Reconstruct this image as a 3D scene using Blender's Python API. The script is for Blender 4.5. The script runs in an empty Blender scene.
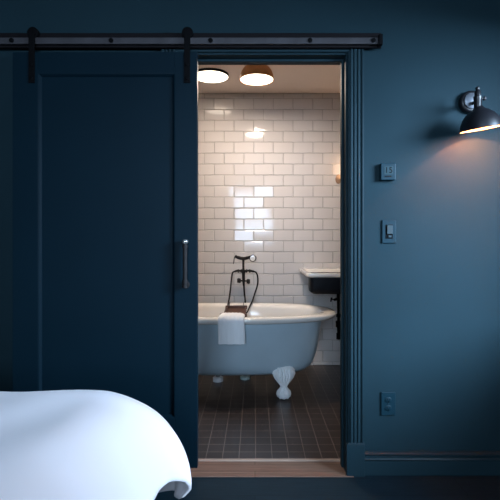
import bpy, bmesh, math, random
from mathutils import Vector, Matrix
random.seed(7)
PI = math.pi
C = bpy.context.scene.collection

# ------------------------------------------------------------------ helpers
def newbm(): return bmesh.new()

def obj(name, bm, mat, parent=None, smooth=False, angle=40, loc=None):
    me = bpy.data.meshes.new(name)
    bmesh.ops.recalc_face_normals(bm, faces=bm.faces[:])
    bm.to_mesh(me); bm.free()
    mats = mat if isinstance(mat, (list, tuple)) else [mat]
    for m in mats: me.materials.append(m)
    o = bpy.data.objects.new(name, me); C.objects.link(o)
    if smooth:
        for p in me.polygons: p.use_smooth = True
        try: me.set_sharp_from_angle(angle=math.radians(angle))
        except Exception: pass
    if parent is not None: o.parent = parent
    if loc is not None: o.location = loc
    return o

def thing(name, label, cat, loc=(0, 0, 0), group=None):
    o = bpy.data.objects.new(name, None); C.objects.link(o)
    o.location = loc; o['label'] = label; o['category'] = cat
    o.empty_display_size = 0.05
    if group: o['group'] = group
    return o

def tag(o, label, cat, group=None):
    o['label'] = label; o['category'] = cat
    if group: o['group'] = group
    return o

def struct(o, label=None):
    o['kind'] = 'structure'
    if label: o['label'] = label
    return o

def box(bm, x0, x1, y0, y1, z0, z1, bev=0.0, mi=0, seg=2):
    vs = [bm.verts.new((x, y, z)) for x in (x0, x1) for y in (y0, y1) for z in (z0, z1)]
    idx = [(0, 1, 3, 2), (4, 6, 7, 5), (0, 4, 5, 1), (2, 3, 7, 6), (0, 2, 6, 4), (1, 5, 7, 3)]
    fs = [bm.faces.new([vs[i] for i in f]) for f in idx]
    for f in fs: f.material_index = mi
    bmesh.ops.recalc_face_normals(bm, faces=fs)
    if bev > 0:
        es = set(e for f in fs for e in f.edges)
        r = bmesh.ops.bevel(bm, geom=list(es), offset=bev, segments=seg, affect='EDGES', profile=0.5)
        for f in r['faces']: f.material_index = mi
    return vs

def frame_from(d):
    d = d.normalized()
    a = Vector((0, 0, 1)) if abs(d.z) < 0.9 else Vector((1, 0, 0))
    u = d.cross(a).normalized(); v = d.cross(u).normalized()
    return u, v

def tube(bm, pts, r, n=12, caps=True):
    """sweep a circle along pts; r a number or a list"""
    pts = [Vector(p) for p in pts]
    rs = r if isinstance(r, (list, tuple)) else [r] * len(pts)
    rings = []; u = v = None
    for i, p in enumerate(pts):
        d = (pts[min(i + 1, len(pts) - 1)] - pts[max(i - 1, 0)]).normalized()
        if u is None: u, v = frame_from(d)
        else:
            u = (u - d * u.dot(d)).normalized(); v = d.cross(u).normalized()
        rings.append([bm.verts.new(p + (u * math.cos(t) + v * math.sin(t)) * rs[i])
                      for t in [2 * PI * k / n for k in range(n)]])
    for a, b in zip(rings, rings[1:]):
        for k in range(n):
            bm.faces.new((a[k], a[(k + 1) % n], b[(k + 1) % n], b[k]))
    if caps:
        bm.faces.new(rings[0]); bm.faces.new(rings[-1])

def lathe(bm, prof, n=32, M=None, close=False):
    """prof: (r, z) list round the z axis"""
    rings = []
    for r, z in prof:
        if r < 1e-6: rings.append([bm.verts.new((0, 0, z))])
        else: rings.append([bm.verts.new((r * math.cos(2 * PI * k / n), r * math.sin(2 * PI * k / n), z)) for k in range(n)])
    if close: rings.append(rings[0])
    new = set(v for r in rings for v in r)
    for a, b in zip(rings, rings[1:]):
        for k in range(n):
            k2 = (k + 1) % n
            if len(a) == 1 and len(b) == 1: continue
            if len(a) == 1: bm.faces.new((a[0], b[k2], b[k]))
            elif len(b) == 1: bm.faces.new((a[k], a[k2], b[0]))
            else: bm.faces.new((a[k], a[k2], b[k2], b[k]))
    if M is not None:
        for v in new: v.co = M @ v.co
    return new

def bez(pts, n=10):
    """Catmull-Rom through pts"""
    P = [Vector(p) for p in pts]; P = [2 * P[0] - P[1]] + P + [2 * P[-1] - P[-2]]
    out = []
    for i in range(1, len(P) - 2):
        for k in range(n):
            t = k / n
            out.append(0.5 * ((2 * P[i]) + (P[i + 1] - P[i - 1]) * t + (2 * P[i - 1] - 5 * P[i] + 4 * P[i + 1] - P[i + 2]) * t * t
                              + (-P[i - 1] + 3 * P[i] - 3 * P[i + 1] + P[i + 2]) * t ** 3))
    out.append(P[-2]); return out

# ------------------------------------------------------------------ materials
def mat(name, col, rough=0.5, metal=0.0, noise=0.0, nscale=8.0, bump=0.0, bscale=60.0, coat=0.0, spec=None, emit=None, estr=0, sheen=0, stretch=None):
    m = bpy.data.materials.new(name); m.use_nodes = True
    nt = m.node_tree; b = nt.nodes['Principled BSDF']
    b.inputs['Base Color'].default_value = (*col, 1)
    b.inputs['Roughness'].default_value = rough
    b.inputs['Metallic'].default_value = metal
    if coat: b.inputs['Coat Weight'].default_value = coat; b.inputs['Coat Roughness'].default_value = 0.08
    if spec is not None: b.inputs['Specular IOR Level'].default_value = spec
    if sheen: b.inputs['Sheen Weight'].default_value = sheen
    if emit: b.inputs['Emission Color'].default_value = (*emit, 1); b.inputs['Emission Strength'].default_value = estr
    tc = nt.nodes.new('ShaderNodeTexCoord'); mp = nt.nodes.new('ShaderNodeMapping')
    nt.links.new(tc.outputs['Object'], mp.inputs['Vector'])
    if stretch: mp.inputs['Scale'].default_value = stretch
    if noise > 0:
        n = nt.nodes.new('ShaderNodeTexNoise'); n.inputs['Scale'].default_value = nscale; n.inputs['Detail'].default_value = 5
        r = nt.nodes.new('ShaderNodeValToRGB')
        r.color_ramp.elements[0].position = 0.3; r.color_ramp.elements[1].position = 0.7
        r.color_ramp.elements[0].color = (*[c * (1 - noise) for c in col], 1)
        r.color_ramp.elements[1].color = (*[min(1, c * (1 + noise)) for c in col], 1)
        nt.links.new(mp.outputs[0], n.inputs['Vector']); nt.links.new(n.outputs['Fac'], r.inputs['Fac'])
        nt.links.new(r.outputs['Color'], b.inputs['Base Color'])
    if bump > 0:
        n2 = nt.nodes.new('ShaderNodeTexNoise'); n2.inputs['Scale'].default_value = bscale; n2.inputs['Detail'].default_value = 3
        bp = nt.nodes.new('ShaderNodeBump'); bp.inputs['Strength'].default_value = bump; bp.inputs['Distance'].default_value = 0.002
        nt.links.new(mp.outputs[0], n2.inputs['Vector']); nt.links.new(n2.outputs['Fac'], bp.inputs['Height'])
        nt.links.new(bp.outputs['Normal'], b.inputs['Normal'])
    return m

BLUE = (0.0105, 0.0250, 0.0325)
M = {}
M['wall'] = mat('blue_wall_paint', BLUE, 0.55, noise=0.05, nscale=3, bump=0.08, bscale=90, spec=0.05)
M['trim'] = mat('blue_trim_paint', BLUE, 0.42, noise=0.04, nscale=4, spec=.12)
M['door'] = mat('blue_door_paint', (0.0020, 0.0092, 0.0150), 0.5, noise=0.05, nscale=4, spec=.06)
M['plate'] = mat('blue_painted_plate', (0.0055, 0.022, 0.032), 0.42, spec=.12)
M['plate_dark'] = mat('dark_slots', (0.001, 0.002, 0.003), 0.6, spec=.05)
M['plate_lit'] = mat('grey_blue_button', (0.022, 0.042, 0.050), 0.4, spec=.2)
M['lcd'] = mat('thermostat_screen', (0.014, 0.034, 0.042), 0.4, spec=.15)
M['steel'] = mat('dark_rail_steel', (0.050, 0.046, 0.050), 0.5, 0.3, noise=0.2, nscale=12, spec=.2)
M['iron'] = mat('black_iron', (0.002, 0.002, 0.0025), 0.7, 0.0, spec=.06)
M['bronze'] = mat('aged_bronze', (0.010, 0.008, 0.008), 0.6, 0.0, noise=0.3, nscale=30, spec=.2)
M['brass'] = mat('warm_copper', (0.80, 0.38, 0.14), 0.5, 0.15, noise=0.15, nscale=14)
M['chrome'] = mat('pale_metal', (0.55, 0.54, 0.52), 0.25, 0.9)
M['blackmetal'] = mat('black_enamel', (0.007, 0.007, 0.009), 0.36, 0.0, spec=.35)
M['innerwhite'] = mat('white_shade_lining', (0.85, 0.8, 0.72), 0.6)
M['porcelain'] = mat('white_porcelain', (0.80, 0.76, 0.71), 0.12, coat=0.5)
M['tubpaint'] = mat('pale_blue_grey_tub_paint', (0.41, 0.51, 0.57), 0.35, noise=0.04, nscale=5)
M['footpaint'] = mat('white_iron_foot', (0.86, 0.87, 0.87), 0.35)
M['sinkblack'] = mat('black_sink_enamel', (0.004, 0.005, 0.008), 0.5, spec=.15)
M['tile'] = mat('white_glazed_tile', (0.66, 0.62, 0.60), 0.07, noise=0.03, nscale=2, bump=0.10, bscale=11, spec=.32)
M['grout'] = mat('grey_grout', (0.40, 0.37, 0.35), 0.85)
M['ceil'] = mat('bath_ceiling_paint', (0.84, 0.70, 0.60), 0.8)
M['bedceil'] = mat('bedroom_ceiling_paint', (0.06, 0.11, 0.14), 0.7)
M['darkwall'] = mat('bath_plaster', (0.45, 0.42, 0.40), 0.7)
M['duvet'] = mat('white_cotton_duvet', (0.80, 0.73, 0.75), 0.85, bump=0.5, bscale=16, sheen=0.2)
M['mattress'] = mat('mattress_ticking', (0.7, 0.7, 0.68), 0.9)
M['bedwood'] = mat('dark_bed_wood', (0.03, 0.025, 0.022), 0.5)
M['towel'] = mat('white_terry_towel', (0.92, 0.92, 0.93), 0.95, bump=0.9, bscale=260, sheen=0.4)
M['traywood'] = mat('reddish_brown_tray_wood', (0.085, 0.034, 0.018), 0.5, noise=0.35, nscale=20, stretch=(1, 8, 1))
M['glow'] = mat('lamp_diffuser', (1, 0.95, 0.85), 0.5, emit=(1.0, 0.86, 0.68), estr=3)
M['bulb'] = mat('warm_bulb', (1, 0.8, 0.6), 0.5, emit=(1.0, 0.62, 0.32), estr=25)
M['frame'] = mat('window_frame_paint', (0.035, 0.09, 0.13), 0.4)
M['metalstrip'] = mat('pale_threshold_strip', (0.26, 0.19, 0.15), 0.5, noise=0.1, nscale=10)

def glass_mat():
    # thin window glass: clear, with a weak surface reflection
    m = bpy.data.materials.new('window_glass'); m.use_nodes = True
    nt = m.node_tree; nt.nodes.remove(nt.nodes['Principled BSDF']); out = nt.nodes['Material Output']
    t = nt.nodes.new('ShaderNodeBsdfTransparent'); g_ = nt.nodes.new('ShaderNodeBsdfGlossy'); g_.inputs['Roughness'].default_value = 0.02
    mx = nt.nodes.new('ShaderNodeMixShader'); mx.inputs[0].default_value = 0.06
    nt.links.new(t.outputs[0], mx.inputs[1]); nt.links.new(g_.outputs[0], mx.inputs[2]); nt.links.new(mx.outputs[0], out.inputs['Surface'])
    return m
M['glass'] = glass_mat()

def wood_planks(name, c1, c2, rough, pw, plen):
    m = bpy.data.materials.new(name); m.use_nodes = True
    nt = m.node_tree; b = nt.nodes['Principled BSDF']; b.inputs['Roughness'].default_value = rough; b.inputs['Specular IOR Level'].default_value = .08
    tc = nt.nodes.new('ShaderNodeTexCoord'); mp = nt.nodes.new('ShaderNodeMapping')
    nt.links.new(tc.outputs['Object'], mp.inputs['Vector'])
    br = nt.nodes.new('ShaderNodeTexBrick'); br.inputs['Scale'].default_value = 1
    br.inputs['Brick Width'].default_value = plen; br.inputs['Row Height'].default_value = pw
    br.inputs['Mortar Size'].default_value = 0.0015; br.inputs['Mortar Smooth'].default_value = 0.3
    br.inputs['Color1'].default_value = (*c1, 1); br.inputs['Color2'].default_value = (*c2, 1)
    br.inputs['Mortar'].default_value = (*[c * .35 for c in c1], 1)
    nt.links.new(mp.outputs[0], br.inputs['Vector'])
    mp2 = nt.nodes.new('ShaderNodeMapping'); mp2.inputs['Scale'].default_value = (2.5, 40, 1)
    nt.links.new(tc.outputs['Object'], mp2.inputs['Vector'])
    n = nt.nodes.new('ShaderNodeTexNoise'); n.inputs['Scale'].default_value = 3; n.inputs['Detail'].default_value = 6
    nt.links.new(mp2.outputs[0], n.inputs['Vector'])
    mx = nt.nodes.new('ShaderNodeMixRGB'); mx.blend_type = 'OVERLAY'; mx.inputs['Fac'].default_value = 0.5
    nt.links.new(br.outputs['Color'], mx.inputs[1]); nt.links.new(n.outputs['Fac'], mx.inputs[2])
    nt.links.new(mx.outputs[0], b.inputs['Base Color'])
    bp = nt.nodes.new('ShaderNodeBump'); bp.inputs['Strength'].default_value = 0.3; bp.inputs['Distance'].default_value = 0.002
    inv = nt.nodes.new('ShaderNodeMath'); inv.operation = 'SUBTRACT'; inv.inputs[0].default_value = 1
    nt.links.new(br.outputs['Fac'], inv.inputs[1]); nt.links.new(inv.outputs[0], bp.inputs['Height'])
    nt.links.new(bp.outputs['Normal'], b.inputs['Normal'])
    return m
M['floor'] = wood_planks('dark_painted_boards', (0.005, 0.016, 0.024), (0.006, 0.018, 0.027), 0.55, 0.14, 1.9)
M['sillwood'] = wood_planks('worn_oak_threshold', (0.15, 0.092, 0.068), (0.13, 0.08, 0.058), 0.45, 0.06, 1.4)

def floor_tile():
    m = bpy.data.materials.new('brown_square_floor_tile'); m.use_nodes = True
    nt = m.node_tree; b = nt.nodes['Principled BSDF']
    tc = nt.nodes.new('ShaderNodeTexCoord'); mp = nt.nodes.new('ShaderNodeMapping')
    mp.inputs['Location'].default_value = (-0.003, -0.02, 0)
    nt.links.new(tc.outputs['Object'], mp.inputs['Vector'])
    br = nt.nodes.new('ShaderNodeTexBrick'); br.offset = 0.0; br.inputs['Scale'].default_value = 1
    br.inputs['Brick Width'].default_value = 0.0885; br.inputs['Row Height'].default_value = 0.0885
    br.inputs['Mortar Size'].default_value = 0.0022; br.inputs['Mortar Smooth'].default_value = 0.4
    br.inputs['Color1'].default_value = (0.032, 0.024, 0.021, 1); br.inputs['Color2'].default_value = (0.040, 0.029, 0.026, 1)
    br.inputs['Mortar'].default_value = (0.16, 0.12, 0.10, 1)
    nt.links.new(mp.outputs[0], br.inputs['Vector'])
    nt.links.new(br.outputs['Color'], b.inputs['Base Color'])
    b.inputs['Roughness'].default_value = 0.3
    bp = nt.nodes.new('ShaderNodeBump'); bp.inputs['Strength'].default_value = 0.4; bp.inputs['Distance'].default_value = 0.002; bp.invert = True
    nt.links.new(br.outputs['Fac'], bp.inputs['Height']); nt.links.new(bp.outputs['Normal'], b.inputs['Normal'])
    return m
M['floortile'] = floor_tile()

# ------------------------------------------------------------------ dimensions (metres; camera stands at the origin, looks along +Y)
EYE = 1.16
YW = 2.146          # bedroom face of the door wall
YB = 2.270          # bathroom face of the door wall
YT = 4.08           # tiled wall
XL, XR = -2.7, 1.56 # bedroom side walls
WT = .38            # thickness of the right-hand outer wall
YS = -1.7           # bedroom wall behind
HB = 2.95           # bedroom ceiling
HC = 2.52           # bathroom ceiling
OL, OR, OT = -0.372, 0.446, 2.067
FZ = 0.02           # the bedroom floor lies a little above the bathroom tiles   # door opening
BL, BR = -1.45, 1.45                # bathroom side walls

# ------------------------------------------------------------------ bedroom shell
b = newbm(); box(b, XL - .2, XR + WT, YS - .2, YW, -0.1, FZ)
struct(obj('floor', b, M['floor']), 'dark painted bedroom floor')
b = newbm(); box(b, XL - .2, XR + WT, YS - .2, YB, HB, HB + .1)
struct(obj('ceiling', b, M['bedceil']), 'bedroom ceiling')
b = newbm()
box(b, XL - .2, OL, YW, YB, 0, HB); box(b, OR, XR + WT, YW, YB, 0, HB); box(b, OL, OR, YW, YB, OT, HB)
struct(obj('wall_north', b, M['wall']), 'dark blue painted wall around the doorway')
b = newbm(); box(b, XL - .2, XL, YS - .2, YW, 0, HB)
struct(obj('wall_west', b, M['wall']), 'dark blue bedroom side wall')

# east wall with a tall sash window, south wall with another
EW = dict(y0=0.22, y1=1.72, z0=0.92, z1=2.12)
b = newbm()
box(b, XR, XR + WT, YS - .2, EW['y0'], 0, HB); box(b, XR, XR + WT, EW['y1'], YW, 0, HB)
box(b, XR, XR + WT, EW['y0'], EW['y1'], 0, EW['z0']); box(b, XR, XR + WT, EW['y0'], EW['y1'], EW['z1'], HB)
struct(obj('wall_east', b, M['wall']), 'dark blue bedroom wall with window')
SW = dict(x0=-0.86, x1=0.42, z0=1.0, z1=2.45)
b = newbm()
box(b, XL, SW['x0'], YS - .2, YS, 0, HB); box(b, SW['x1'], XR, YS - .2, YS, 0, HB)
box(b, SW['x0'], SW['x1'], YS - .2, YS, 0, SW['z0']); box(b, SW['x0'], SW['x1'], YS - .2, YS, SW['z1'], HB)
struct(obj('wall_south', b, M['wall']), 'dark blue bedroom wall behind with window')

def window(name, axis, c, a0, a1, z0, z1, label):
    """frame, meeting rail and panes of a sash window; axis 'x' = set in a wall of constant x"""
    def bx(bm, p0, p1, q0, q1, r0, r1):
        if axis == 'x': box(bm, p0, p1, q0, q1, r0, r1, .004)
        else: box(bm, q0, q1, p0, p1, r0, r1, .004)
    root = bpy.data.objects.new(name, None); C.objects.link(root); struct(root, label)
    f = newbm(); w = .045; zm = (z0 + z1) / 2
    bx(f, c - .03, c + .03, a0, a0 + w, z0, z1); bx(f, c - .03, c + .03, a1 - w, a1, z0, z1)
    bx(f, c - .03, c + .03, a0 + w, a1 - w, z0, z0 + w); bx(f, c - .03, c + .03, a0 + w, a1 - w, z1 - w, z1)
    bx(f, c - .028, c + .028, a0 + w, a1 - w, zm - .02, zm + .02)
    obj('window_frame', f, M['frame'], root)
    for q in ((z0 + w, zm - .02), (zm + .02, z1 - w)):
        g = newbm()
        if axis == 'x': box(g, c - .003, c + .003, a0 + w, a1 - w, q[0], q[1])
        else: box(g, a0 + w, a1 - w, c - .003, c + .003, q[0], q[1])
        obj('window_pane', g, M['glass'], root)
    return root
window('window_1', 'x', XR + WT - .08, EW['y0'], EW['y1'], EW['z0'], EW['z1'], 'tall sash window in the right-hand bedroom wall')
window('window_2', 'y', YS - .14, SW['x0'], SW['x1'], SW['z0'], SW['z1'], 'sash window in the wall behind the viewer')

# ------------------------------------------------------------------ bathroom shell
b = newbm(); box(b, BL - .1, BR + .1, YB, YT + .1, -0.1, 0.0)
struct(obj('floor_bathroom', b, M['floortile']), 'brown square tiled bathroom floor')
b = newbm(); box(b, BL - .1, BR + .1, YB, YT + .1, HC, HC + .1)
struct(obj('ceiling_bathroom', b, M['ceil']), 'cream bathroom ceiling')
b = newbm(); box(b, BL - .1, BL, YB, YT + .1, 0, HC)
struct(obj('wall_bathroom_west', b, M['darkwall']))
b = newbm(); box(b, BR, BR + .1, YB, YT + .1, 0, HC)
struct(obj('wall_bathroom_east', b, M['darkwall']))
# bathroom face of the partition, painted pale
# tiled back wall: grout bed plus individually tilted bevelled tiles in one mesh
b = newbm(); box(b, BL, BR, YT, YT + .1, 0, HC, mi=1)
TP, TR = 0.1826, 0.1017; g = 0.0017; zt = 2.472
rows = [(2.472, HC - .004)] + [(max(zt - (k + 1) * TR, 0.0), zt - k * TR) for k in range(25)]
for ri, (z0, z1) in enumerate(rows):
    if z1 - z0 < .012: continue
    off = (214.3 - 255) / 107.8 + (TP / 2 if (ri % 2 == 0) else 0)
    k0 = int((BL - off) / TP) - 1
    for k in range(k0, k0 + 20):
        x0 = max(off + k * TP, BL); x1 = min(off + (k + 1) * TP, BR)
        if x1 - x0 < .015: continue
        a0, a1, c0, c1 = x0 + g, x1 - g, z0 + g, z1 - g
        tx, tz = random.gauss(0, .0009), random.gauss(0, .0007)
        e = .005
        def yy(x, z, d): return YT - d + tx * (x - (x0 + x1) / 2) / .09 * 1.0 + tz * (z - (z0 + z1) / 2) / .05 * 1.0
        outer = [(a0, c0), (a1, c0), (a1, c1), (a0, c1)]
        inner = [(a0 + e, c0 + e), (a1 - e, c0 + e), (a1 - e, c1 - e), (a0 + e, c1 - e)]
        vb = [b.verts.new((x, YT, z)) for x, z in outer]
        vm = [b.verts.new((x, yy(x, z, .0045), z)) for x, z in outer]
        vi = [b.verts.new((x, yy(x, z, .007), z)) for x, z in inner]
        for i in range(4):
            j = (i + 1) % 4
            b.faces.new((vb[i], vb[j], vm[j], vm[i])); b.faces.new((vm[i], vm[j], vi[j], vi[i]))
        b.faces.new(vi)
struct(obj('wall_bathroom_north', b, [M['tile'], M['grout']]), 'white glazed brick-tiled bathroom wall')

# ------------------------------------------------------------------ door surround
def casing_profile():
    # (across, proud) from the opening outwards
    p = [(0, 0), (0, .012), (.004, .016), (.010, .016)]
    x = .012
    for k in range(3):
        p += [(x, .0235), (x + .006, .024), (x + .009, .022), (x + .0118, .0185), (x + .0135, .0165), (x + .0160, .0185)]
        x += .0178
    p += [(x, .0235), (x + .005, .0255), (x + .009, .025), (x + .010, .0)]
    return p, x + .010
prof, CW = casing_profile()
def extrude_profile(b, f0, f1, prof):
    r0 = [b.verts.new(f0(a, d)) for a, d in prof]; r1 = [b.verts.new(f1(a, d)) for a, d in prof]
    n = len(prof)
    for i in range(n - 1): b.faces.new((r0[i], r0[i + 1], r1[i + 1], r1[i]))
    b.faces.new((r0[0], r0[-1], r1[-1], r1[0])); b.faces.new(r0[::-1]); b.faces.new(r1)
PZ = 0.182
rev = .004
b = newbm()   # right leg, mitred into the head
extrude_profile(b, lambda a, d: (OR + rev + a, YW - d, PZ), lambda a, d: (OR + rev + a, YW - d, OT + rev + a), prof)
extrude_profile(b, lambda a, d: (OL - rev - a, YW - d, PZ), lambda a, d: (OL - rev - a, YW - d, OT + rev + a), prof)
extrude_profile(b, lambda a, d: (OL - rev - a, YW - d, OT + rev + a), lambda a, d: (OR + rev + a, YW - d, OT + rev + a), prof)
struct(obj('trim_1', b, M['trim']), 'fluted blue door casing')
b = newbm()
for x0, x1 in ((OR + .001, OR + rev + CW + .003), (OL - rev - CW - .003, OL - .001)):
    box(b, x0 - (.006 if x0 > 0 else 0), x1, YW - .03, YW - .0005, FZ, PZ - .006, .002)
    box(b, x0 + .001, x1 - .001, YW - .028, YW - .0005, PZ - .008, PZ, .003)
struct(obj('trim_2', b, M['trim']), 'blue plinth blocks at the foot of the casing')
b = newbm()   # jamb lining with stop
t = .004
box(b, OR - t, OR, YW - .002, YB, 0.012, OT); box(b, OL, OL + t, YW - .002, YB, 0.012, OT); box(b, OL + t, OR - t, YW - .002, YB, OT - t, OT)
box(b, OR - t - .010, OR - t, YB - .075, YB - .04, 0.012, OT - t, .002); box(b, OL + t, OL + t + .010, YB - .075, YB - .04, 0.012, OT - t, .002)
box(b, OL + t + .01, OR - t - .01, YB - .075, YB - .04, OT - t - .012, OT - t, .002)
struct(obj('trim_3', b, M['wall']), 'blue door jamb lining')

# threshold
b = newbm(); box(b, OL, OR, YW - .0, YB - .014, -.02, .026, .003)
box(b, OL + .01, OR + .03, YW - .032, YW + .004, -.02, .025, .003)
struct(obj('trim_4', b, M['sillwood']), 'worn brown wooden threshold')
b = newbm(); box(b, OL, OR, YB - .014, YB + .010, 0, .029, .003)
struct(obj('trim_5', b, M['metalstrip']), 'pale strip between wood threshold and tiles')

# baseboards
def base_prof():
    return [(0, 0), (.016, 0), (.016, .086), (.013, .090), (.013, .094), (.024, .097), (.030, .103), (.026, .110), (.014, .113),
            (.010, .116), (.010, .122), (.020, .125), (.022, .130), (.013, .136), (.006, .140), (0, .140)]
def baseboard(name, p0, p1, nrm, label):
    b = newbm(); pr = base_prof()
    rs = []
    for p in (p0, p1):
        rs.append([b.verts.new((p[0] + nrm[0] * d, p[1] + nrm[1] * d, FZ + z * .80)) for d, z in pr])
    n = len(pr)
    for i in range(n): b.faces.new((rs[0][i], rs[0][(i + 1) % n], rs[1][(i + 1) % n], rs[1][i]))
    b.faces.new(rs[0][::-1]); b.faces.new(rs[1])
    return struct(obj(name, b, M['trim'], smooth=True, angle=30), label)
baseboard('baseboard_north', (OR + rev + CW + .004, YW), (XR, YW), (0, -1), 'blue moulded baseboard right of the doorway')
baseboard('baseboard_north_left', (XL, YW), (OL - rev - CW - .004, YW), (0, -1), 'blue moulded baseboard behind the sliding door')
baseboard('baseboard_east', (XR, YS), (XR, YW - .024), (-1, 0), 'blue baseboard on the right wall')

# ------------------------------------------------------------------ sliding rail
b = newbm()
box(b, -2.05, 0.605, YW - .044, YW - .0262, 2.080, 2.150, .003)
hdr = tag(obj('rail_backboard', b, mat('near_black_stained_board', (0.005, 0.004, 0.005), 0.7, spec=.1)), 'long black board fixed above the doorway behind the steel rail', 'board')
rail = thing('sliding_door_rail', 'flat dark steel rail running across the top of the wall for the sliding door', 'door rail', (0, YW - .06, 2.10))
b = newbm(); box(b, -2.0, 0.59, -.005, .003, -.012, .018, .0015)
obj('rail_bar', b, M['steel'], rail)
for x in (-1.62, -1.15, -.68, -.21, .26, .56):
    b = newbm(); lathe(b, [(0, 0), (.009, 0), (.011, .003), (.011, .006), (.006, .0075), (0, .0075)], 6 if 0 else 16, Matrix.Translation((x, -.0045, .003)) @ Matrix.Rotation(PI / 2, 4, 'X'))
    obj('bolt', b, M['iron'], rail, smooth=True)
    b = newbm(); tube(b, [(x, .003, .003), (x, .016, .003)], .008); obj('spacer', b, M['iron'], rail, smooth=True)
b = newbm(); box(b, .582, .602, -.018, .012, -.02, .03, .004); obj('end_stop', b, M['iron'], rail)

# ------------------------------------------------------------------ sliding door leaf
DL, DR, DT, DB = -1.142, -0.272, 2.045, 0.085
YD0, YD1 = YW - .074, YW - .036   # front, back faces
door = bpy.data.objects.new('door_1', None); C.objects.link(door); door.location = ((DL + DR) / 2, YD1, DB)
struct(door, 'dark blue sliding barn door with one recessed panel'); 
inv = Vector(door.location)
def L(bm):
    for v in bm.verts: v.co -= inv
    return bm
PLx, PRx, PTz, PBz = -1.022, -0.378, 1.945, 0.322
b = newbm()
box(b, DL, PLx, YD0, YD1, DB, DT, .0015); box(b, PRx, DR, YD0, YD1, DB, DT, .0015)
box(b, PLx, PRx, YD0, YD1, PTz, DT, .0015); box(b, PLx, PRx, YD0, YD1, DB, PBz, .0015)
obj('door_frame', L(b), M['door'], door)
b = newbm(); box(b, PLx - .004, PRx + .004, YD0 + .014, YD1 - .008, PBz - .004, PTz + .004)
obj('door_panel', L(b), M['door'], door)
b = newbm()   # bolection moulding round the panel
for (p0, p1, q) in (((PLx, PBz), (PLx, PTz), (1, 0)), ((PRx, PBz), (PRx, PTz), (-1, 0)), ((PLx, PTz), (PRx, PTz), (0, -1)), ((PLx, PBz), (PRx, PBz), (0, 1))):
    pr = [(0, 0), (0, .014), (.004, .013), (.007, .008), (.012, .004), (.013, 0)]
    rs = []
    for k, p in enumerate((p0, p1)):
        sgn = 1 if k == 0 else -1
        ring = []
        for a, d in pr:
            x = p[0] + q[0] * a; z = p[1] + q[1] * a
            if q[0]: z += sgn * a
            else: x += sgn * a
            ring.append(b.verts.new((x, YD0 + .0145 - d, z)))
        rs.append(ring)
    for i in range(len(pr) - 1): b.faces.new((rs[0][i], rs[0][i + 1], rs[1][i + 1], rs[1][i]))
obj('panel_moulding', L(b), M['door'], door, smooth=True)
# handle: pipe-like pull
hx = (185.5 - 255) / 214
hz0, hz1 = EYE - (288 - 240) / 216, EYE - (240 - 240) / 216
b = newbm()
tube(b, [(hx, YD0 - .03, hz0 + .012), (hx, YD0 - .03, hz1 - .012)], .0105, 14)
for z in (hz0 + .006, hz0 + .03, hz1 - .03):
    tube(b, [(hx, YD0 - .03, z - .006), (hx, YD0 - .03, z + .006)], .014, 14)
tube(b, [(hx, YD0 - .032, hz0 + .012), (hx, YD0, hz0 + .012)], .009, 12)
lathe(b, [(0, 0), (.018, 0), (.018, .004), (.012, .006), (0, .006)], 20, Matrix.Translation((hx, YD0, hz0 + .012)) @ Matrix.Rotation(PI / 2, 4, 'X'))
h = obj('door_handle', L(b), M['bronze'], door, smooth=True); h['label'] = 'dark bronze pipe pull handle'
b = newbm()
lathe(b, [(0, -.012), (.010, -.011), (.0145, -.006), (.0155, 0), (.0145, .006), (.010, .011), (0, .012)], 20, Matrix.Translation((hx, YD0 - .03, hz1 - .008)))
tube(b, [(hx, YD0 - .03, hz1 - .008), (hx, YD0, hz1 - .008)], .008, 12)
for v in b.verts: v.co -= inv
k = obj('handle_knob', b, M['chrome'], h, smooth=True); k['label'] = 'pale worn metal knob at the top of the handle'
# hangers with wheels
for hxp in ((25 - 255) / 219, (186 - 255) / 216):
    b = newbm()
    zb, ztp = EYE + (240 - 80.5) / 216, EYE + (240 - 30) / 216
    box(b, hxp - .0145, hxp + .0145, YD0 - .006, YD0, zb, ztp, .002)
    for z in (zb + .02, zb + .085):
        lathe(b, [(0, 0), (.009, 0), (.009, .004), (.005, .006), (0, .006)], 12, Matrix.Translation((hxp, YD0 - .006, z)) @ Matrix.Rotation(PI / 2, 4, 'X'))
    hg = obj('hanger', L(b), M['iron'], door); hg['label'] = 'black iron strap hanger'
    b = newbm()
    lathe(b, [(0, -.008), (.022, -.008), (.026, -.007), (.024, -.003), (.024, .003), (.026, .007), (.022, .008), (0, .008)], 28,
          Matrix.Translation((hxp, YD0 + .012, 2.1405)) @ Matrix.Rotation(PI / 2, 4, 'X'))
    for v in b.verts: v.co -= inv
    obj('hanger_wheel', b, M['iron'], hg, smooth=True)

# ------------------------------------------------------------------ wall plates
def px(x, y, s=205): return ((x - 255) / s, EYE + (240 - y) / s)
# thermostat
x0, z0 = px(381, 180, 208); x1, z1 = px(396, 163, 208)
cx, cz = (x0 + x1) / 2, (z0 + z1) / 2; w2, h2 = (x1 - x0) / 2, (z1 - z0) / 2
th = thing('thermostat', 'small square thermostat on the blue wall, above the light switch', 'thermostat', (cx, YW + .001, cz))
b = newbm(); box(b, -w2, w2, -.030, 0, -h2, h2, .004); obj('housing', b, M['plate'], th)
b = newbm(); box(b, -w2 * .55, w2 * .6, -.0312, -.0302, -h2 * .35, h2 * .62, .0004); scr = obj('screen', b, M['lcd'], th); scr['label'] = 'small display reading 15'
cu = bpy.data.curves.new('digits', 'FONT'); cu.body = '15'; cu.size = .040; cu.align_x = 'CENTER'; cu.align_y = 'CENTER'; cu.extrude = .0003
to = bpy.data.objects.new('digits_tmp', cu); C.objects.link(to)
bpy.context.view_layer.update()
me = bpy.data.meshes.new_from_object(to.evaluated_get(bpy.context.evaluated_depsgraph_get()))
bpy.data.objects.remove(to)
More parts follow.
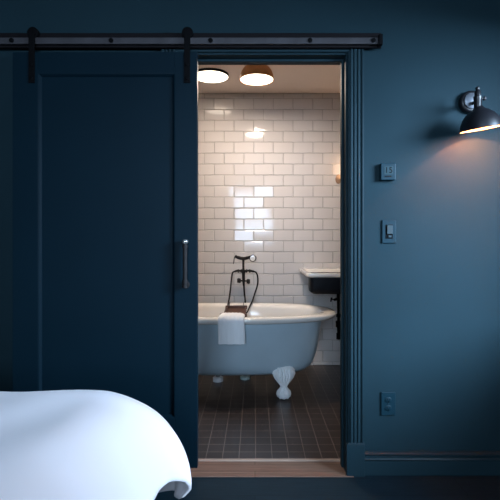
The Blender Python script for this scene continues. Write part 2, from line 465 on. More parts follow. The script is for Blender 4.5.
me.transform(Matrix.Translation((0.001, -.0316, h2 * .14)) @ Matrix.Rotation(PI / 2, 4, 'X')); me.materials.clear(); me.materials.append(M['plate_dark'])
dg = bpy.data.objects.new('digits', me); C.objects.link(dg); dg.parent = scr
b = newbm(); box(b, -w2 * .5, w2 * .4, -.0315, -.030, -h2 * .62, -h2 * .5, .0004); obj('button', b, M['plate_dark'], th)
# dimmer switch
x0, z0 = px(382.2, 243.3, 206); x1, z1 = px(396.2, 220, 206)
cx, cz = (x0 + x1) / 2, (z0 + z1) / 2; w2, h2 = (x1 - x0) / 2, (z1 - z0) / 2
sw = thing('light_switch', 'rectangular blue dimmer switch plate beneath the thermostat', 'light switch', (cx, YW, cz))
b = newbm(); box(b, -w2, w2, -.009, 0, -h2, h2, .003); obj('cover_plate', b, M['plate'], sw)
b = newbm(); box(b, -.0175, .0175, -.0105, -.009, -.034, .034, .001); obj('switch_frame', b, M['plate_dark'], sw)
b = newbm(); box(b, -.011, .0155, -.016, -.0105, -.011, .031, .001); obj('paddle', b, M['plate_lit'], sw)
b = newbm(); box(b, -.004, .011, -.014, -.0105, -.028, -.018, .001); obj('dimmer_slider', b, M['plate_lit'], sw)
# outlet
x0, z0 = px(381.3, 415.8, 206); x1, z1 = px(395.6, 392.3, 206)
cx, cz = (x0 + x1) / 2, (z0 + z1) / 2; w2, h2 = (x1 - x0) / 2, (z1 - z0) / 2
ou = thing('wall_outlet', 'blue double electrical outlet low on the wall above the baseboard', 'outlet', (cx, YW, cz))
b = newbm(); box(b, -w2, w2, -.009, 0, -h2, h2, .003); obj('cover_plate', b, M['plate'], ou)
for s in (-1, 1):
    b = newbm(); zc = s * .0195
    lathe(b, [(0, 0), (.0165, 0), (.0165, .0025), (.015, .0035), (0, .0035)], 24, Matrix.Translation((0, -.009, zc)) @ Matrix.Diagonal((1, 1, .86, 1)) @ Matrix.Rotation(PI / 2, 4, 'X'))
    sk = obj('socket', b, M['plate'], ou, smooth=True)
    b = newbm()
    box(b, -.0075, -.0050, -.0132, -.0122, zc - .001, zc + .008); box(b, .0050, .0075, -.0132, -.0122, zc - .001, zc + .007)
    lathe(b, [(0, 0), (.0028, 0), (.0028, .001), (0, .001)], 10, Matrix.Translation((0, -.0122, zc - .007)) @ Matrix.Rotation(PI / 2, 4, 'X'))
    obj('socket_slots', b, M['plate_dark'], sk)
b = newbm(); lathe(b, [(0, 0), (.003, 0), (.002, .0015), (0, .0015)], 12, Matrix.Translation((0, -.009, 0)) @ Matrix.Rotation(PI / 2, 4, 'X')); obj('screw', b, M['plate_lit'], ou)

# ------------------------------------------------------------------ bedroom sconce
SX, SZ = 1.044, 1.828
sc = thing('wall_sconce', 'black metal swivel wall lamp with domed shade, lit, on the blue bedroom wall', 'wall lamp', (SX, YW, SZ))
RX = Matrix.Rotation(PI / 2, 4, 'X')     # +z -> -y (out of the wall)
b = newbm(); lathe(b, [(0, 0), (.052, 0), (.054, .004), (.054, .020), (.051, .026), (.044, .030), (.043, .0302), (.0, .034)], 40, RX)
obj('wall_plate', b, M['blackmetal'], sc, smooth=True)
b = newbm(); lathe(b, [(0, .0335), (.038, .0325), (.039, .036), (.035, .039), (0, .042)], 40, RX)
q = obj('plate_cap', b, mat('grey_steel_cap', (0.13, 0.14, 0.16), .4, .6), sc, smooth=True); q['label'] = 'grey steel disc on the wall plate'
JZ = -.026; JY = -.150; JX = -.034
b = newbm(); tube(b, bez([(0, -.036, -.012), (0, -.08, -.018), (JX * .6, -.12, -.022), (JX, JY + .004, JZ)], 6), .0085, 12)
obj('arm', b, M['blackmetal'], sc, smooth=True)
b = newbm()
lathe(b, [(0, -.046), (.013, -.046), (.016, -.04), (.016, -.01), (.018, -.006), (.018, .008), (.014, .012), (.0135, .03), (.010, .036), (0, .037)], 24, Matrix.Translation((JX, JY, JZ)))
obj('socket', b, M['blackmetal'], sc, smooth=True)
b = newbm()
lathe(b, [(0, .034), (.006, .036), (.0095, .042), (.009, .049), (.004, .054), (0, .0545)], 20, Matrix.Translation((JX, JY, JZ)))
obj('top_knob', b, M['blackmetal'], sc, smooth=True)
b = newbm(); tube(b, [(JX + .014, JY, JZ), (JX + .030, JY, JZ)], .004, 10); tube(b, [(JX + .028, JY, JZ), (JX + .035, JY, JZ)], [.009, .009], 12)
obj('thumb_screw', b, M['steel'], sc, smooth=True)
# shade (tilted)
SS = .90
TM = Matrix.Translation((JX + .004, JY, JZ - .034)) @ Matrix.Rotation(math.radians(-9), 4, 'Y') @ Matrix.Rotation(math.radians(6), 4, 'X') @ Matrix.Diagonal((SS, SS, 1, 1))
outp = [(.016, .0), (.022, -.006), (.030, -.014), (.046, -.022), (.066, -.036), (.082, -.054), (.092, -.074), (.0975, -.094), (.0995, -.104)]
inp = [(r - .002, z - .0005) for r, z in reversed(outp)]
b = newbm(); lathe(b, outp + [(.0975, -.1045)], 48, TM)
sh = obj('lamp_shade', b, M['blackmetal'], sc, smooth=True)
b = newbm(); lathe(b, [(.0974, -.1044)] + inp + [(0, -.002)], 48, TM)
li = obj('shade_lining', b, M['innerwhite'], sh, smooth=True); li['label'] = 'white inside of the shade'
b = newbm(); lathe(b, [(0, -.012), (.012, -.014), (.013, -.022), (.017, -.030), (.017, -.036), (.012, -.042), (.006, -.045), (0, -.046)], 24, TM)
obj('light_bulb', b, M['bulb'], sc, smooth=True)

# ------------------------------------------------------------------ bathroom ceiling lamps
s = 134.5; ly = 440 / s
lamp = thing('dome_ceiling_lamp', 'copper-coloured dome ceiling lamp, lit, right of the flat ceiling light', 'ceiling lamp', ((256.7 - 255) / s, ly, HC))
zb = EYE + (240 - 80) / s - HC      # rim height under the ceiling
b = newbm()
n = 14; R = .126
pr = [(.045, 0), (.045, -.018), (.050, -.020)]
pr += [(R * math.sin(a) , zb + .008 + .118 * math.cos(a)) for a in [math.radians(24 + (90 - 24) * i / n) for i in range(n + 1)]]
pr += [(R + .004, zb + .006), (R + .004, zb), (R - .003, zb), (R - .003, zb + .006)]
lathe(b, pr, 56); obj('lamp_shade', b, M['brass'], lamp, smooth=True)
b = newbm(); lathe(b, [(R - .0035, zb + .002), (R * .7, zb - .001), (0, zb - .002), ], 56)
dd = obj('diffuser', b, M['glow'], lamp, smooth=True); dd['label'] = 'glowing white disc'
s2 = 440 / 3.62
lamp2 = thing('flush_ceiling_light', 'flat round flush ceiling light, lit, partly behind the sliding door edge', 'ceiling lamp', ((211 - 255) / s2, 3.62, HC))
R2 = .143
b = newbm(); lathe(b, [(0, 0), (R2 + .002, 0), (R2 + .003, -.004), (R2 + .003, -.019), (R2, -.021), (R2 - .002, -.017)], 56); obj('rim', b, M['bronze'], lamp2, smooth=True)
b = newbm(); lathe(b, [(R2 - .002, -.018), (R2 * .8, -.026), (0, -.029)], 56)
dd = obj('diffuser', b, M['glow'], lamp2, smooth=True); dd['label'] = 'glowing white disc'

# bathroom wall light beside the sink, mostly hidden by the casing
M['tanbrass'] = mat('dull_tan_brass', (0.42, 0.26, 0.16), 0.5, 0.2)
wl = thing('bathroom_wall_light', 'small brass wall light on the tiles over the sink, half hidden by the casing', 'wall lamp', ((338.6 - 255) / 108.5, YT - .008, EYE + (240 - 179) / 108.5))
b = newbm(); lathe(b, [(0, 0), (.030, 0), (.032, .004), (.030, .010), (.018, .016), (0, .018)], 28, Matrix.Diagonal((.85, 1, 1.35, 1)) @ RX)
obj('wall_plate', b, M['tanbrass'], wl, smooth=True)
b = newbm(); tube(b, bez([(0.01, -.012, 0), (.03, -.05, -.01), (.075, -.07, -.01), (.11, -.075, .02)], 6), .007, 10)
lathe(b, [(0, 0), (.022, 0), (.026, .012), (.024, .02), (0, .02)], 20, Matrix.Translation((.11, -.075, .02)))
obj('arm', b, M['tanbrass'], wl, smooth=True)
b = newbm(); lathe(b, [(.018, .038), (.034, .05), (.045, .075), (.045, .10), (.034, .125), (.016, .138), (0, .141)], 24, Matrix.Translation((.11, -.075, 0)))
obj('globe', b, mat('warm_glass_globe', (1, .85, .7), .4, emit=(1, .66, .42), estr=15), wl, smooth=True)

# ------------------------------------------------------------------ clawfoot tub
TX, TY = -.20, 3.47
tub = thing('clawfoot_bathtub', 'roll-top clawfoot bathtub, pale blue-grey outside and white inside, against the tiled wall', 'bathtub', (TX, TY, 0))
NT = 96
def ring(bm, a, bb, z, ex=2.5):
    vs = []
    for k in range(NT):
        t = 2 * PI * k / NT
        c, s_ = math.cos(t), math.sin(t)
        x = a * abs(c) ** (2 / ex) * (1 if c >= 0 else -1); y = bb * abs(s_) ** (2 / ex) * (1 if s_ >= 0 else -1)
        vs.append(bm.verts.new((x, y, z)))
    return vs
def skin(bm, rings, top=False, bottom=False):
    for r0, r1 in zip(rings, rings[1:]):
        for k in range(NT): bm.faces.new((r0[k], r0[(k + 1) % NT], r1[(k + 1) % NT], r1[k]))
    if bottom: bm.faces.new(rings[0])
    if top: bm.faces.new(rings[-1])
b = newbm()
shell = [(.30, .08, .146), (.40, .15, .148), (.47, .205, .155), (.52, .242, .170), (.555, .268, .195), (.582, .286, .24), (.602, .300, .31), (.618, .312, .40), (.632, .322, .49), (.644, .330, .565), (.640, .326, .578)]
skin(b, [ring(b, q[0] + .08, q[1], q[2]) for q in shell], bottom=True)
obj('tub_shell', b, M['tubpaint'], tub, smooth=True, angle=60)
b = newbm()
rim = [(.645, .330, .563), (.690, .356, .560), (.726, .376, .566), (.746, .388, .578), (.754, .392, .590), (.750, .390, .601), (.735, .380, .610), (.700, .358, .614), (.662, .332, .611), (.635, .312, .598), (.618, .300, .575)]
inn = [(.605, .290, .50), (.588, .278, .40), (.560, .262, .30), (.52, .235, .235), (.46, .195, .20), (.36, .13, .185), (.15, .05, .180)]
skin(b, [ring(b, q[0] + .08, q[1], q[2]) for q in rim + inn], top=True)
o = obj('tub_basin', b, M['porcelain'], tub, smooth=True, angle=70); o['label'] = 'white rolled rim and inside'
# feet: scalloped shell, narrow ankle, ball with claws
def foot_bm(out):
    b = newbm(); nn = 40
    prof = [(.0, .008), (.030, .006), (.046, .018), (.052, .038), (.048, .058), (.034, .076), (.026, .088), (.030, .100), (.048, .122), (.070, .150), (.083, .180), (.080, .205), (.062, .228), (.034, .243), (.0, .248)]
    rings = []
    for i, (r, z) in enumerate(prof):
        rr = []
        for k in range(nn):
            t = 2 * PI * k / nn
            scal = 1 + (.09 * abs(math.cos(4.5 * t)) - .04 if z > .1 else (.12 * abs(math.cos(2 * t)) - .05 if z < .07 else 0))
            lean = .0 if z < .09 else (z - .09) * .22
            fy = .9 if z < .09 else .55
            if z > .20: lean += (z - .2) * .4
            rr.append(b.verts.new((r * scal * math.cos(t), out * (r * scal * fy * math.sin(t)) - out * lean, z)) if r > 0 else None)
        rings.append(rr if r > 0 else [b.verts.new((0, -out * (0 if z < .09 else (z - .09) * .22 + max(0, z - .2) * .4), z))])
    for r0, r1 in zip(rings, rings[1:]):
        for k in range(nn):
            k2 = (k + 1) % nn
            if len(r0) == 1: b.faces.new((r0[0], r1[k2], r1[k]))
            elif len(r1) == 1: b.faces.new((r0[k], r0[k2], r1[0]))
            else: b.faces.new((r0[k], r0[k2], r1[k2], r1[k]))
    # raised ribs of the shell and three claws
    for q in (-2, -1, 0, 1, 2):
        pts = []
        for t in [i / 6 for i in range(7)]:
            z = .10 + t * .125
            w = (.3 + .7 * math.sin(min(1, t * 1.1) * PI / 2)) * .027 * q * (1 - .25 * t * t)
            pts.append((w, out * (.034 + .012 * math.sin(t * PI) - abs(q) * .004) - out * (z - .09) * .22 + out * 0.006 * math.sin(t * PI), z))
        tube(b, pts, [.004, .007, .0085, .0095, .010, .009, .005], 8)
    for q in (-1, 0, 1):
        tube(b, [(q * .010, out * .022, .085), (q * .026, out * (.040 - abs(q) * .008), .060), (q * .031, out * (.046 - abs(q) * .010), .035), (q * .028, out * (.040 - abs(q) * .01), .010)], [.007, .0085, .008, .004], 8)
    return b
for fx in (-.41, .41):
    for fy in (-1, 1):
        o = obj('foot', foot_bm(fy), M['footpaint'], tub, smooth=True, angle=60, loc=(fx, fy * .255, 0))
        o['label'] = 'white cast-iron claw foot'
# waste pipe and floor flanges under the tub
def flange(pxx, sy, w, hgt, label, cat, pm):
    X = (pxx - 255) / sy; Y = 440 / sy
    t_ = thing(cat.replace(' ', '_'), label, cat, (X, Y, 0), 'pipe flanges under the bathtub')
    b = newbm(); lathe(b, [(0, 0), (w, 0), (w, hgt * .8), (w * .85, hgt), (.024, hgt), (.0, hgt)], 24); obj('floor_flange', b, pm, t_, smooth=True)
    b = newbm(); tube(b, [(0, 0, hgt - .002), (0, 0, .143)], .017, 12); obj('pipe', b, M['chrome'], t_, smooth=True)
flange(218, 121.5, .042, .036, 'left white pipe flange on the floor under the bathtub', 'pipe flange', mat('white_flange', (.92, .90, .90), .4))
flange(245, 119.5, .042, .026, 'right, greener pipe flange on the floor under the bathtub', 'pipe flange', mat('pale_green_flange', (.42, .50, .47), .4))

# ------------------------------------------------------------------ bath tray and towel
tr = thing('bath_tray', 'reddish brown wooden bath tray lying across the tub behind the white towel', 'bath tray', (-.158, TY, .614))
b = newbm(); box(b, -.080, .080, -.300, .255, -.040, -.031, .002)
obj('tray_board', b, M['traywood'], tr)
for sx in (-1, 1):
    b = newbm(); x = sx * .079
    box(b, x - .007, x + .007, -.305, .262, -.041, -.018, .003); obj('side_rail', b, M['traywood'], tr)
b = newbm(); box(b, -.100, .100, -.240, -.222, -.030, .006, .004); obj('end_rail', b, M['traywood'], tr)
b = newbm(); box(b, -.092, .092, .245, .262, -.038, -.008, .004); obj('end_rail', b, M['traywood'], tr)
for sx in (-1, 1):
    for (ya, yb) in ((-.300, -.368), (.255, .368)):
        b = newbm(); sg = 1 if yb > 0 else -1
        tube(b, bez([(sx * .06, ya - sg * .02, -.036), (sx * .06, ya, -.034), (sx * .06, yb - sg * .045, .004), (sx * .06, yb, .0035)], 5), .003, 8)
        h_ = obj('tray_hook', b, M['bronze'], tr, smooth=True)
# towel: folded hand towel over the front end of the tray, hanging over the rim
b = newbm()
NW, NL = 22, 40
path = [(-.296, .622), (-.315, .626), (-.345, .628), (-.374, .6245), (-.392, .617), (-.402, .602), (-.405, .57), (-.403, .50), (-.400, .435)]
pp = bez([(0, y, z) for y, z in path], 5)
W = .094
def surf(u, i, lift):
    p = pp[i]; t = i / (len(pp) - 1)
    d = (pp[min(i + 1, len(pp) - 1)] - pp[max(i - 1, 0)]).normalized()
    nrm = Vector((0, d.z, -d.y))
    if nrm.z < 0 and t < .4: nrm = -nrm
    if t >= .4 and nrm.y > 0: nrm = -nrm
    wv = .0025 * math.sin(u * 9 + t * 3) * t + .0015 * math.sin(u * 21 + 1) 
    edge = (1 - abs(u) ** 8)
    thick = lift * (.45 + .55 * edge)
    x = u * W * (1 - .06 * (1 - t)) + .003 * math.sin(t * 8)
    return p + nrm * (thick + wv) + Vector((x, 0, 0)) - Vector((0, 0, .012 * (abs(u) ** 6) * (1 - min(1, t * 1.6))))
top = [[b.verts.new(surf(-1 + 2 * j / NW, i, .013)) for j in range(NW + 1)] for i in range(len(pp))]
bot = [[b.verts.new(surf(-1 + 2 * j / NW, i, .001)) for j in range(NW + 1)] for i in range(len(pp))]
for g_ in (top, bot):
    for i in range(len(pp) - 1):
        for j in range(NW): b.faces.new((g_[i][j], g_[i][j + 1], g_[i + 1][j + 1], g_[i + 1][j]))
for i in range(len(pp) - 1):
    for j in (0, NW): b.faces.new((top[i][j], top[i + 1][j], bot[i + 1][j], bot[i][j]))
for i in (0, len(pp) - 1):
    for j in range(NW): b.faces.new((top[i][j], top[i][j + 1], bot[i][j + 1], bot[i][j]))
tw = obj('hand_towel', b, M['towel'], smooth=True, angle=70, loc=(-.165, TY, 0))
tag(tw, 'folded white hand towel hanging over the front rim of the bathtub', 'towel')

# ------------------------------------------------------------------ tub filler with hand shower
FY = 3.925; fs = 440 / FY
def F(x, y, dy=0.0): # point on the filler from photo coordinates at depth FY+dy
    sd = 440 / (FY + dy); return Vector(((x - 255) / sd, FY + dy, EYE + (240 - y) / sd))
fx0 = F(243.6, 0).x
fa = thing('tub_filler', 'dark bronze telephone-style tub filler with hand shower, behind the bathtub', 'bath tap', (fx0, FY, 0))
O = Vector((fx0, FY, 0))
def fobj(name, bm, m=M['bronze'], par=None):
    for v in bm.verts: v.co -= O
    return obj(name, bm, m, par or fa, smooth=True, angle=50)
b = newbm(); tube(b, [F(243.4, 260), F(243.4, 268), F(243.4, 272)], [.010, .010, .012], 14)
tube(b, [F(243.4, 272), F(243.6, 280), F(243.8, 286)], [.014, .013, .009], 14)
fobj('riser', b)
b = newbm(); tube(b, [Vector((F(236, 271).x, FY, 0.0)), F(236, 271)], .009, 12); tube(b, [Vector((F(251, 271).x, FY, 0.0)), F(251, 271)], .009, 12)
for x in (236, 251): lathe(b, [(0, 0), (.028, 0), (.026, .008), (.012, .014), (0, .014)], 20, Matrix.Translation((F(x, 0).x, FY, 0)))
b2 = b; 
# supply risers stay low behind the tub, then meet the valve body
b2.free()
b = newbm()
for x, sg in ((239.5, -1), (247.5, 1)):
    X = F(x, 0).x
    tube(b, bez([Vector((X, FY, .0)), Vector((X, FY, .3)), Vector((X, FY, .56))], 3), .009, 12)
    lathe(b, [(0, 0), (.028, 0), (.026, .008), (.012, .014), (0, .014)], 20, Matrix.Translation((X, FY, 0)))
fobj('supply_pipe', b)
b = newbm()   # central column down to the rim
tube(b, bez([F(243.8, 284), F(244.3, 292), F(245.2, 300), F(245.4, 307)], 5), .0075, 12)
fobj('column', b)
b = newbm()   # cross body at y 271
tube(b, bez([F(235, 271.5), F(238, 270.6), F(243.5, 271.2), F(249, 270.6), F(254, 271.5)], 6), .0095, 12)
for x in (238.3, 241.5, 246.5, 249.8): tube(b, [F(x - .7, 271), F(x + .7, 271)], .0155, 14)
lathe(b, [(0, -.018), (.014, -.016), (.021, 0), (.014, .016), (0, .018)], 18, Matrix.Translation(F(243.5, 271.5)))
fobj('valve_body', b)
b = newbm()   # lever valves at y 281
tube(b, [F(237.5, 280.5), F(249.5, 281.2)], .0075, 12)
for x, y in ((239, 280.6), (248.3, 281.4)):
    c = F(x, y)
    tube(b, [c + Vector((-.016, 0, 0)), c + Vector((.016, 0, 0))], .019, 14)
    for ang in (45, 135):
        v = Vector((0.25 * math.cos(math.radians(ang)), -math.cos(math.radians(ang)), math.sin(math.radians(ang)))).normalized() * .022
        tube(b, [c - v, c + v], [.009, .009], 8)
fobj('valve_handle', b)
b = newbm()   # cradle
tube(b, bez([F(235, 256), F(238, 257.4), F(243.4, 258.5), F(248, 257.6), F(250.5, 256.8)], 6), [.013] * 6 + [.015] * 12 + [.013] * 7, 12)
tube(b, [F(243.4, 258), F(243.4, 262)], [.013, .010], 12)
tube(b, bez([F(235.2, 256.2), F(234.2, 258.5), F(233.8, 262), F(233.2, 264)], 4), .0035, 8)
fobj('handset', b)
b = newbm()
c = F(252.8, 258.2, -.02)
lathe(b, [(0, 0), (.020, 0), (.030, .006), (.032, .014), (.030, .020), (.024, .021), (.024, .0195)], 28, Matrix.Translation(c) @ RX)
hd = fobj('shower_head', b)
b = newbm(); lathe(b, [(.0245, .0198), (0, .021)], 28, Matrix.Translation(c) @ RX)
ff = fobj('spray_face', b, M['porcelain'], hd); ff['label'] = 'pale round spray face'
b = newbm(); tube(b, bez([F(235.5, 271.3), F(232.8, 272.5), F(231.7, 277), F(230.8, 286), F(229.6, 296), F(228.6, 301.5, -.09), F(227.6, 307, -.19)], 7), .0068, 10)
o = fobj('hose', b)
b = newbm(); tube(b, bez([F(253.5, 271.3), F(256.3, 272.8), F(257.8, 278), F(257.4, 285), F(254.8, 293.5, -.02), F(252.6, 300.3, -.09), F(250.2, 305.5, -.18), F(247.8, 311.0, -.26), F(246.2, 313.0, -.30)], 7), .0068, 10)
fobj('hose', b)
b = newbm(); lathe(b, [(0, -.012), (.009, -.01), (.012, 0), (.009, .01), (0, .012)], 14, Matrix.Translation(F(245.6, 310.5, -.30)))
fobj('chain_plug', b, M['porcelain'])

# ------------------------------------------------------------------ sink
SXL = .398; SXR = 1.20; SY0 = 3.40; SY1 = 4.070; SZT = .903
sk = thing('wall_sink', 'wall-hung trough sink with cream rim and black front, right of the bathtub', 'sink', (SXL, SY1, SZT))
O2 = Vector((SXL, SY1, SZT))
def sobj(name, bm, m, par=None, sm=True, ang=45):
    for v in bm.verts: v.co -= O2
    return obj(name, bm, m, par or sk, smooth=sm, angle=ang)
def rrect(bm, x0, x1, y0, y1, z, r, n=6):
    vs = []
    for cx_, cy_, a0 in ((x1 - r, y1 - r, 0), (x0 + r, y1 - r, 90), (x0 + r, y0 + r, 180), (x1 - r, y0 + r, 270)):
        for k in range(n + 1):
            a = math.radians(a0 + 90 * k / n); vs.append(bm.verts.new((cx_ + r * math.cos(a), cy_ + r * math.sin(a), z)))
    return vs
def loft(bm, rings, cap0=False, cap1=False):
    n = len(rings[0])
    for r0, r1 in zip(rings, rings[1:]):
        for k in range(n): bm.faces.new((r0[k], r0[(k + 1) % n], r1[(k + 1) % n], r1[k]))
    if cap0: bm.faces.new(rings[0])
    if cap1: bm.faces.new(rings[-1])
b = newbm()
R_ = [rrect(b, SXL + .022, SXR - .02, SY0 + .016, SY1, SZT - .036, .03), rrect(b, SXL + .004, SXR - .004, SY0 + .002, SY1, SZT - .026, .035),
      rrect(b, SXL, SXR, SY0, SY1, SZT - .012, .035), rrect(b, SXL + .004, SXR - .004, SY0 + .004, SY1, SZT - .002, .033), rrect(b, SXL + .012, SXR - .012, SY0 + .012, SY1, SZT, .03),
      rrect(b, SXL + .040, SXR - .04, SY0 + .035, SY1 - .07, SZT - .004, .05), rrect(b, SXL + .055, SXR - .055, SY0 + .045, SY1 - .09, SZT - .03, .06),
      rrect(b, SXL + .085, SXR - .085, SY0 + .07, SY1 - .11, SZT - .11, .07), rrect(b, SXL + .12, SXR - .12, SY0 + .10, SY1 - .14, SZT - .13, .06)]
loft(b, R_, True, True)
sobj('basin', b, M['porcelain'])
b = newbm()
R_ = [rrect(b, SXL + .060, SXR - .045, SY0 + .035, SY0 + .16, SZT - .165, .03), rrect(b, SXL + .037, SXR - .03, SY0 + .018, SY0 + .17, SZT - .150, .03), rrect(b, SXL + .032, SXR - .025, SY0 + .014, SY0 + .17, SZT - .12, .03), rrect(b, SXL + .032, SXR - .025, SY0 + .014, SY0 + .17, SZT - .036, .03)]
loft(b, R_, True, True)
R_ = [rrect(b, SXL + .13, SXR - .1, SY0 + .12, SY1 - .03, SZT - .160, .05), rrect(b, SXL + .105, SXR - .06, SY0 + .10, SY1 - .012, SZT - .130, .05), rrect(b, SXL + .10, SXR - .05, SY0 + .10, SY1 - .01, SZT - .036, .05)]
loft(b, R_, True, True)
sobj('sink_body', b, M['sinkblack'])
# pipes below the sink
def P(x, y, Y): s_ = 440 / Y; return Vector(((x - 255) / s_, Y, EYE + (240 - y) / s_))
b = newbm()
Yp = 3.92
a = P(338.3, 292, Yp); c = P(338.6, 322, Yp)
tube(b, [Vector((a.x, Yp, SZT - .15)), c], .0135, 12)
tube(b, [P(338.5, 314, Yp), P(338.5, 317, Yp)], .021, 14); tube(b, [P(338.6, 321, Yp), P(338.6, 327, Yp)], .026, 14)
tube(b, bez([P(338.6, 326, Yp), P(339.2, 333, Yp), P(341.5, 337, Yp), P(345, 336, Yp), P(348, 331, Yp)], 5), .016, 12)
tube(b, [P(338.4, 333, Yp), P(338.4, 339, Yp)], .019, 12)
tube(b, [P(348, 331, Yp), P(348, 331, YT - .004)], .014, 12)
sobj('drain_pipe', b, M['iron'])
b = newbm()
v0 = P(336, 298.5, YT - .004); v1 = Vector((v0.x, YT - .07, v0.z))
tube(b, [v0, v1], .009, 12); tube(b, [v1, Vector((v1.x, v1.y, SZT - .13))], .006, 10)
tube(b, [v1 + Vector((0, 0, .004)), v1 + Vector((-.03, -.01, -.002))], .012, 12)
tube(b, [v1 + Vector((-.03, -.01, -.002)), v1 + Vector((-.055, -.015, .006))], .006, 10)
tube(b, [v1 + Vector((-.055, -.015, .020)), v1 + Vector((-.062, -.016, -.018))], [.008, .006], 10)
sobj('supply_valve', b, M['iron'])

# ------------------------------------------------------------------ bed and duvet
BT = .647
bed = thing('bed', 'bed beneath the white duvet, in front of the sliding door', 'bed', (-1.4, .85, 0))
b = newbm(); box(b, -.95, .78, -.62, .60, .34, .545, .05, seg=4); obj('mattress', b, M['mattress'], bed, smooth=True)
b = newbm(); box(b, -.97, .80, -.64, .62, .20, .335, .01); obj('bed_base', b, M['bedwood'], bed)
for x in (-.9, .72):
    for y in (-.56, .54):
        b = newbm(); box(b, x - .03, x + .03, y - .03, y + .03, FZ - .001 + .001, .202, .004); obj('leg', b, M['bedwood'], bed)

# duvet: cloth rectangle folded over the rounded edges of the bed
b = newbm()
cx1, cy1, cy0, cx0 = -.533, 1.41, .26, -2.45    # flat core
rx = .30; rz = .29
def duvet(a, c):
    qx = min(max(a, cx0), cx1); qy = min(max(c, cy0), cy1)
    dx, dy = a - qx, c - qy; d = math.hypot(dx, dy)
    if d < 1e-9: ux = uy = 0
    else: ux, uy = dx / d, dy / d
    wx = rx if dx >= 0 else .2
    r = math.sqrt((ux * wx) ** 2 + (uy * .20) ** 2) if d > 0 else .2
    arc = r * PI / 2 * 1.02
    th_ = min(d / arc, 1) * PI / 2
    x = qx + ux * r * math.sin(th_); y = qy + uy * r * math.sin(th_)
    z = BT - rz * (1 - math.cos(th_)) * (1 if True else 0)
    ext = max(0, d - arc)
    z -= ext
    drop = max(0, (BT - z) / .35)
    ang = math.atan2(uy, ux)
    s_ = a * .9 + c * 1.1
    fold = .026 * math.sin(ang * 14 + .6) * drop ** 1.5 * math.sin(min(PI, max(0, 2 * ang))) if (dx > 0 and dy > 0) else 0
    fold += .010 * drop ** 1.2 * math.sin((a * 17 if abs(uy) > abs(ux) else c * 17) + .8)
    x += ux * (fold + .0 * ext); y += uy * fold
    # tuck inwards at the hem
    x -= ux * .12 * ext; y -= uy * .12 * ext
    # soft creases on the top
    z += .002 * math.sin(9 * a + 5 * c + 1.5 * math.sin(4 * c)) * (1 - min(1, drop)) + .003 * math.sin(16 * (c * .8 - a) + 2 * math.sin(3 * a)) \
       + .0015 * math.sin(31 * (c + .45 * a) + 3 * math.sin(2.1 * a + c)) * (1 - min(1, drop))
    return Vector((x, y, z))
NA, NC = 150, 130
A0, A1, C0, C1 = cx0 - .35, cx1 + .60, cy0 - .42, cy1 + .47
def lerp(a, c, t): return a + (c - a) * t
grid = []
for i in range(NA + 1):
    row = []
    for j in range(NC + 1):
        a = lerp(A0, A1, i / NA); c = lerp(C0, C1, j / NC)
        # round the cloth corner so that it hangs a little lower, not to the floor
        ox, oy = a - cx1, c - cy1
        if ox > 0 and oy > 0:
            u, v = ox / .60, oy / .47
            a = cx1 + .60 * u * math.sqrt(1 - v * v / 2); c = cy1 + .47 * v * math.sqrt(1 - u * u / 2)
        oy = cy0 - c
        if ox > 0 and oy > 0:
            u, v = ox / .60, oy / .42
            a = cx1 + .60 * u * math.sqrt(1 - v * v / 2); c = cy0 - .42 * v * math.sqrt(1 - u * u / 2)
        # the cloth barely covers the right edge, its corner hangs lower
        if a > cx1:
            t_ = min(1, max(0, (c - 1.14) / .40)) ** 1.45
            a = cx1 + (a - cx1) * (.325 + .225 * t_) / .60
        row.append(b.verts.new(duvet(a, c)))
    grid.append(row)
for i in range(NA):
    for j in range(NC):
        try: b.faces.new((grid[i][j], grid[i + 1][j], grid[i + 1][j + 1], grid[i][j + 1]))
        except ValueError: pass
bmesh.ops.remove_doubles(b, verts=b.verts[:], dist=1e-5)
dv = obj('duvet', b, M['duvet'], smooth=True, angle=180)
md = dv.modifiers.new('thick', 'SOLIDIFY'); md.thickness = .02; md.offset = 1
tag(dv, 'puffy white duvet spread over the bed and hanging at its rounded corner', 'duvet')

# ------------------------------------------------------------------ light
def area(name, loc, rot, sx, sy, power, col, spread=180):
    l = bpy.data.lights.new(name, 'AREA'); l.shape = 'RECTANGLE'; l.size = sx; l.size_y = sy; l.energy = power; l.color = col
    l.spread = math.radians(spread)
    o = bpy.data.objects.new(name, l); C.objects.link(o); o.location = loc; o.rotation_euler = rot; return o
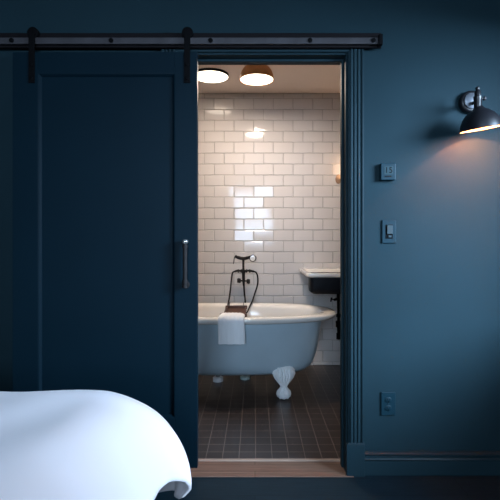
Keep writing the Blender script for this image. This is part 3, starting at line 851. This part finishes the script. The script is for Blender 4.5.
# daylight outside the two windows
# bright patch of sky high outside the right-hand window: its light comes in downwards past the head and sill
src = Vector((3.4, -0.9, 2.35)); aim = Vector((1.1, 1.9, 1.15))
area('daylight_east', src, (aim - src).to_track_quat('-Z', 'Y').to_euler(), 3.0, 1.5, 2050, (0.54, 0.75, 1.0))
area('daylight_south', ((SW['x0'] + SW['x1']) / 2, YS - .26, (SW['z0'] + SW['z1']) / 2), (math.radians(90), 0, 0), SW['x1'] - SW['x0'], SW['z1'] - SW['z0'], 145, (0.56, 0.76, 1.0))
def point(name, loc, power, col, r):
    l = bpy.data.lights.new(name, 'POINT'); l.energy = power; l.color = col; l.shadow_soft_size = r
    o = bpy.data.objects.new(name, l); C.objects.link(o); o.location = loc; return o
# bulb of the bedroom sconce, just under the bulb glass
pt = TM @ Vector((0, 0, -.050)); point('sconce_bulb_light', (SX + pt.x, YW + pt.y, SZ + pt.z), 23.0, (1.0, .21, .05), .004)
def disc(name, loc, r, power, col):
    l = bpy.data.lights.new(name, 'AREA'); l.shape = 'DISK'; l.size = 2 * r; l.energy = power; l.color = col
    o = bpy.data.objects.new(name, l); C.objects.link(o); o.location = loc
disc('dome_lamp_light', (lamp.location.x, lamp.location.y, HC + zb - .006), .11, 20, (1.0, .83, .68))
disc('flush_lamp_light', (lamp2.location.x, lamp2.location.y, HC - .036), .12, 2.2, (1.0, .83, .68))

w = bpy.data.worlds.new('sky'); bpy.context.scene.world = w; w.use_nodes = True
w.node_tree.nodes['Background'].inputs['Color'].default_value = (0.45, 0.65, 1.0, 1)
w.node_tree.nodes['Background'].inputs['Strength'].default_value = 0.3

# ------------------------------------------------------------------ camera and view
cam = bpy.data.cameras.new('camera'); co = bpy.data.objects.new('camera', cam); C.objects.link(co)
co.location = (0, 0, EYE); co.rotation_euler = (math.radians(90), 0, 0)
cam.sensor_width = 36; cam.lens = 440 / 500 * 36; cam.shift_x = -0.01; cam.shift_y = -0.02; cam.clip_start = .01
bpy.context.scene.camera = co
vs = bpy.context.scene.view_settings
vs.view_transform = 'Standard'; vs.look = 'None'; vs.gamma = 1; vs.exposure = 0.0; vs.use_curve_mapping = False
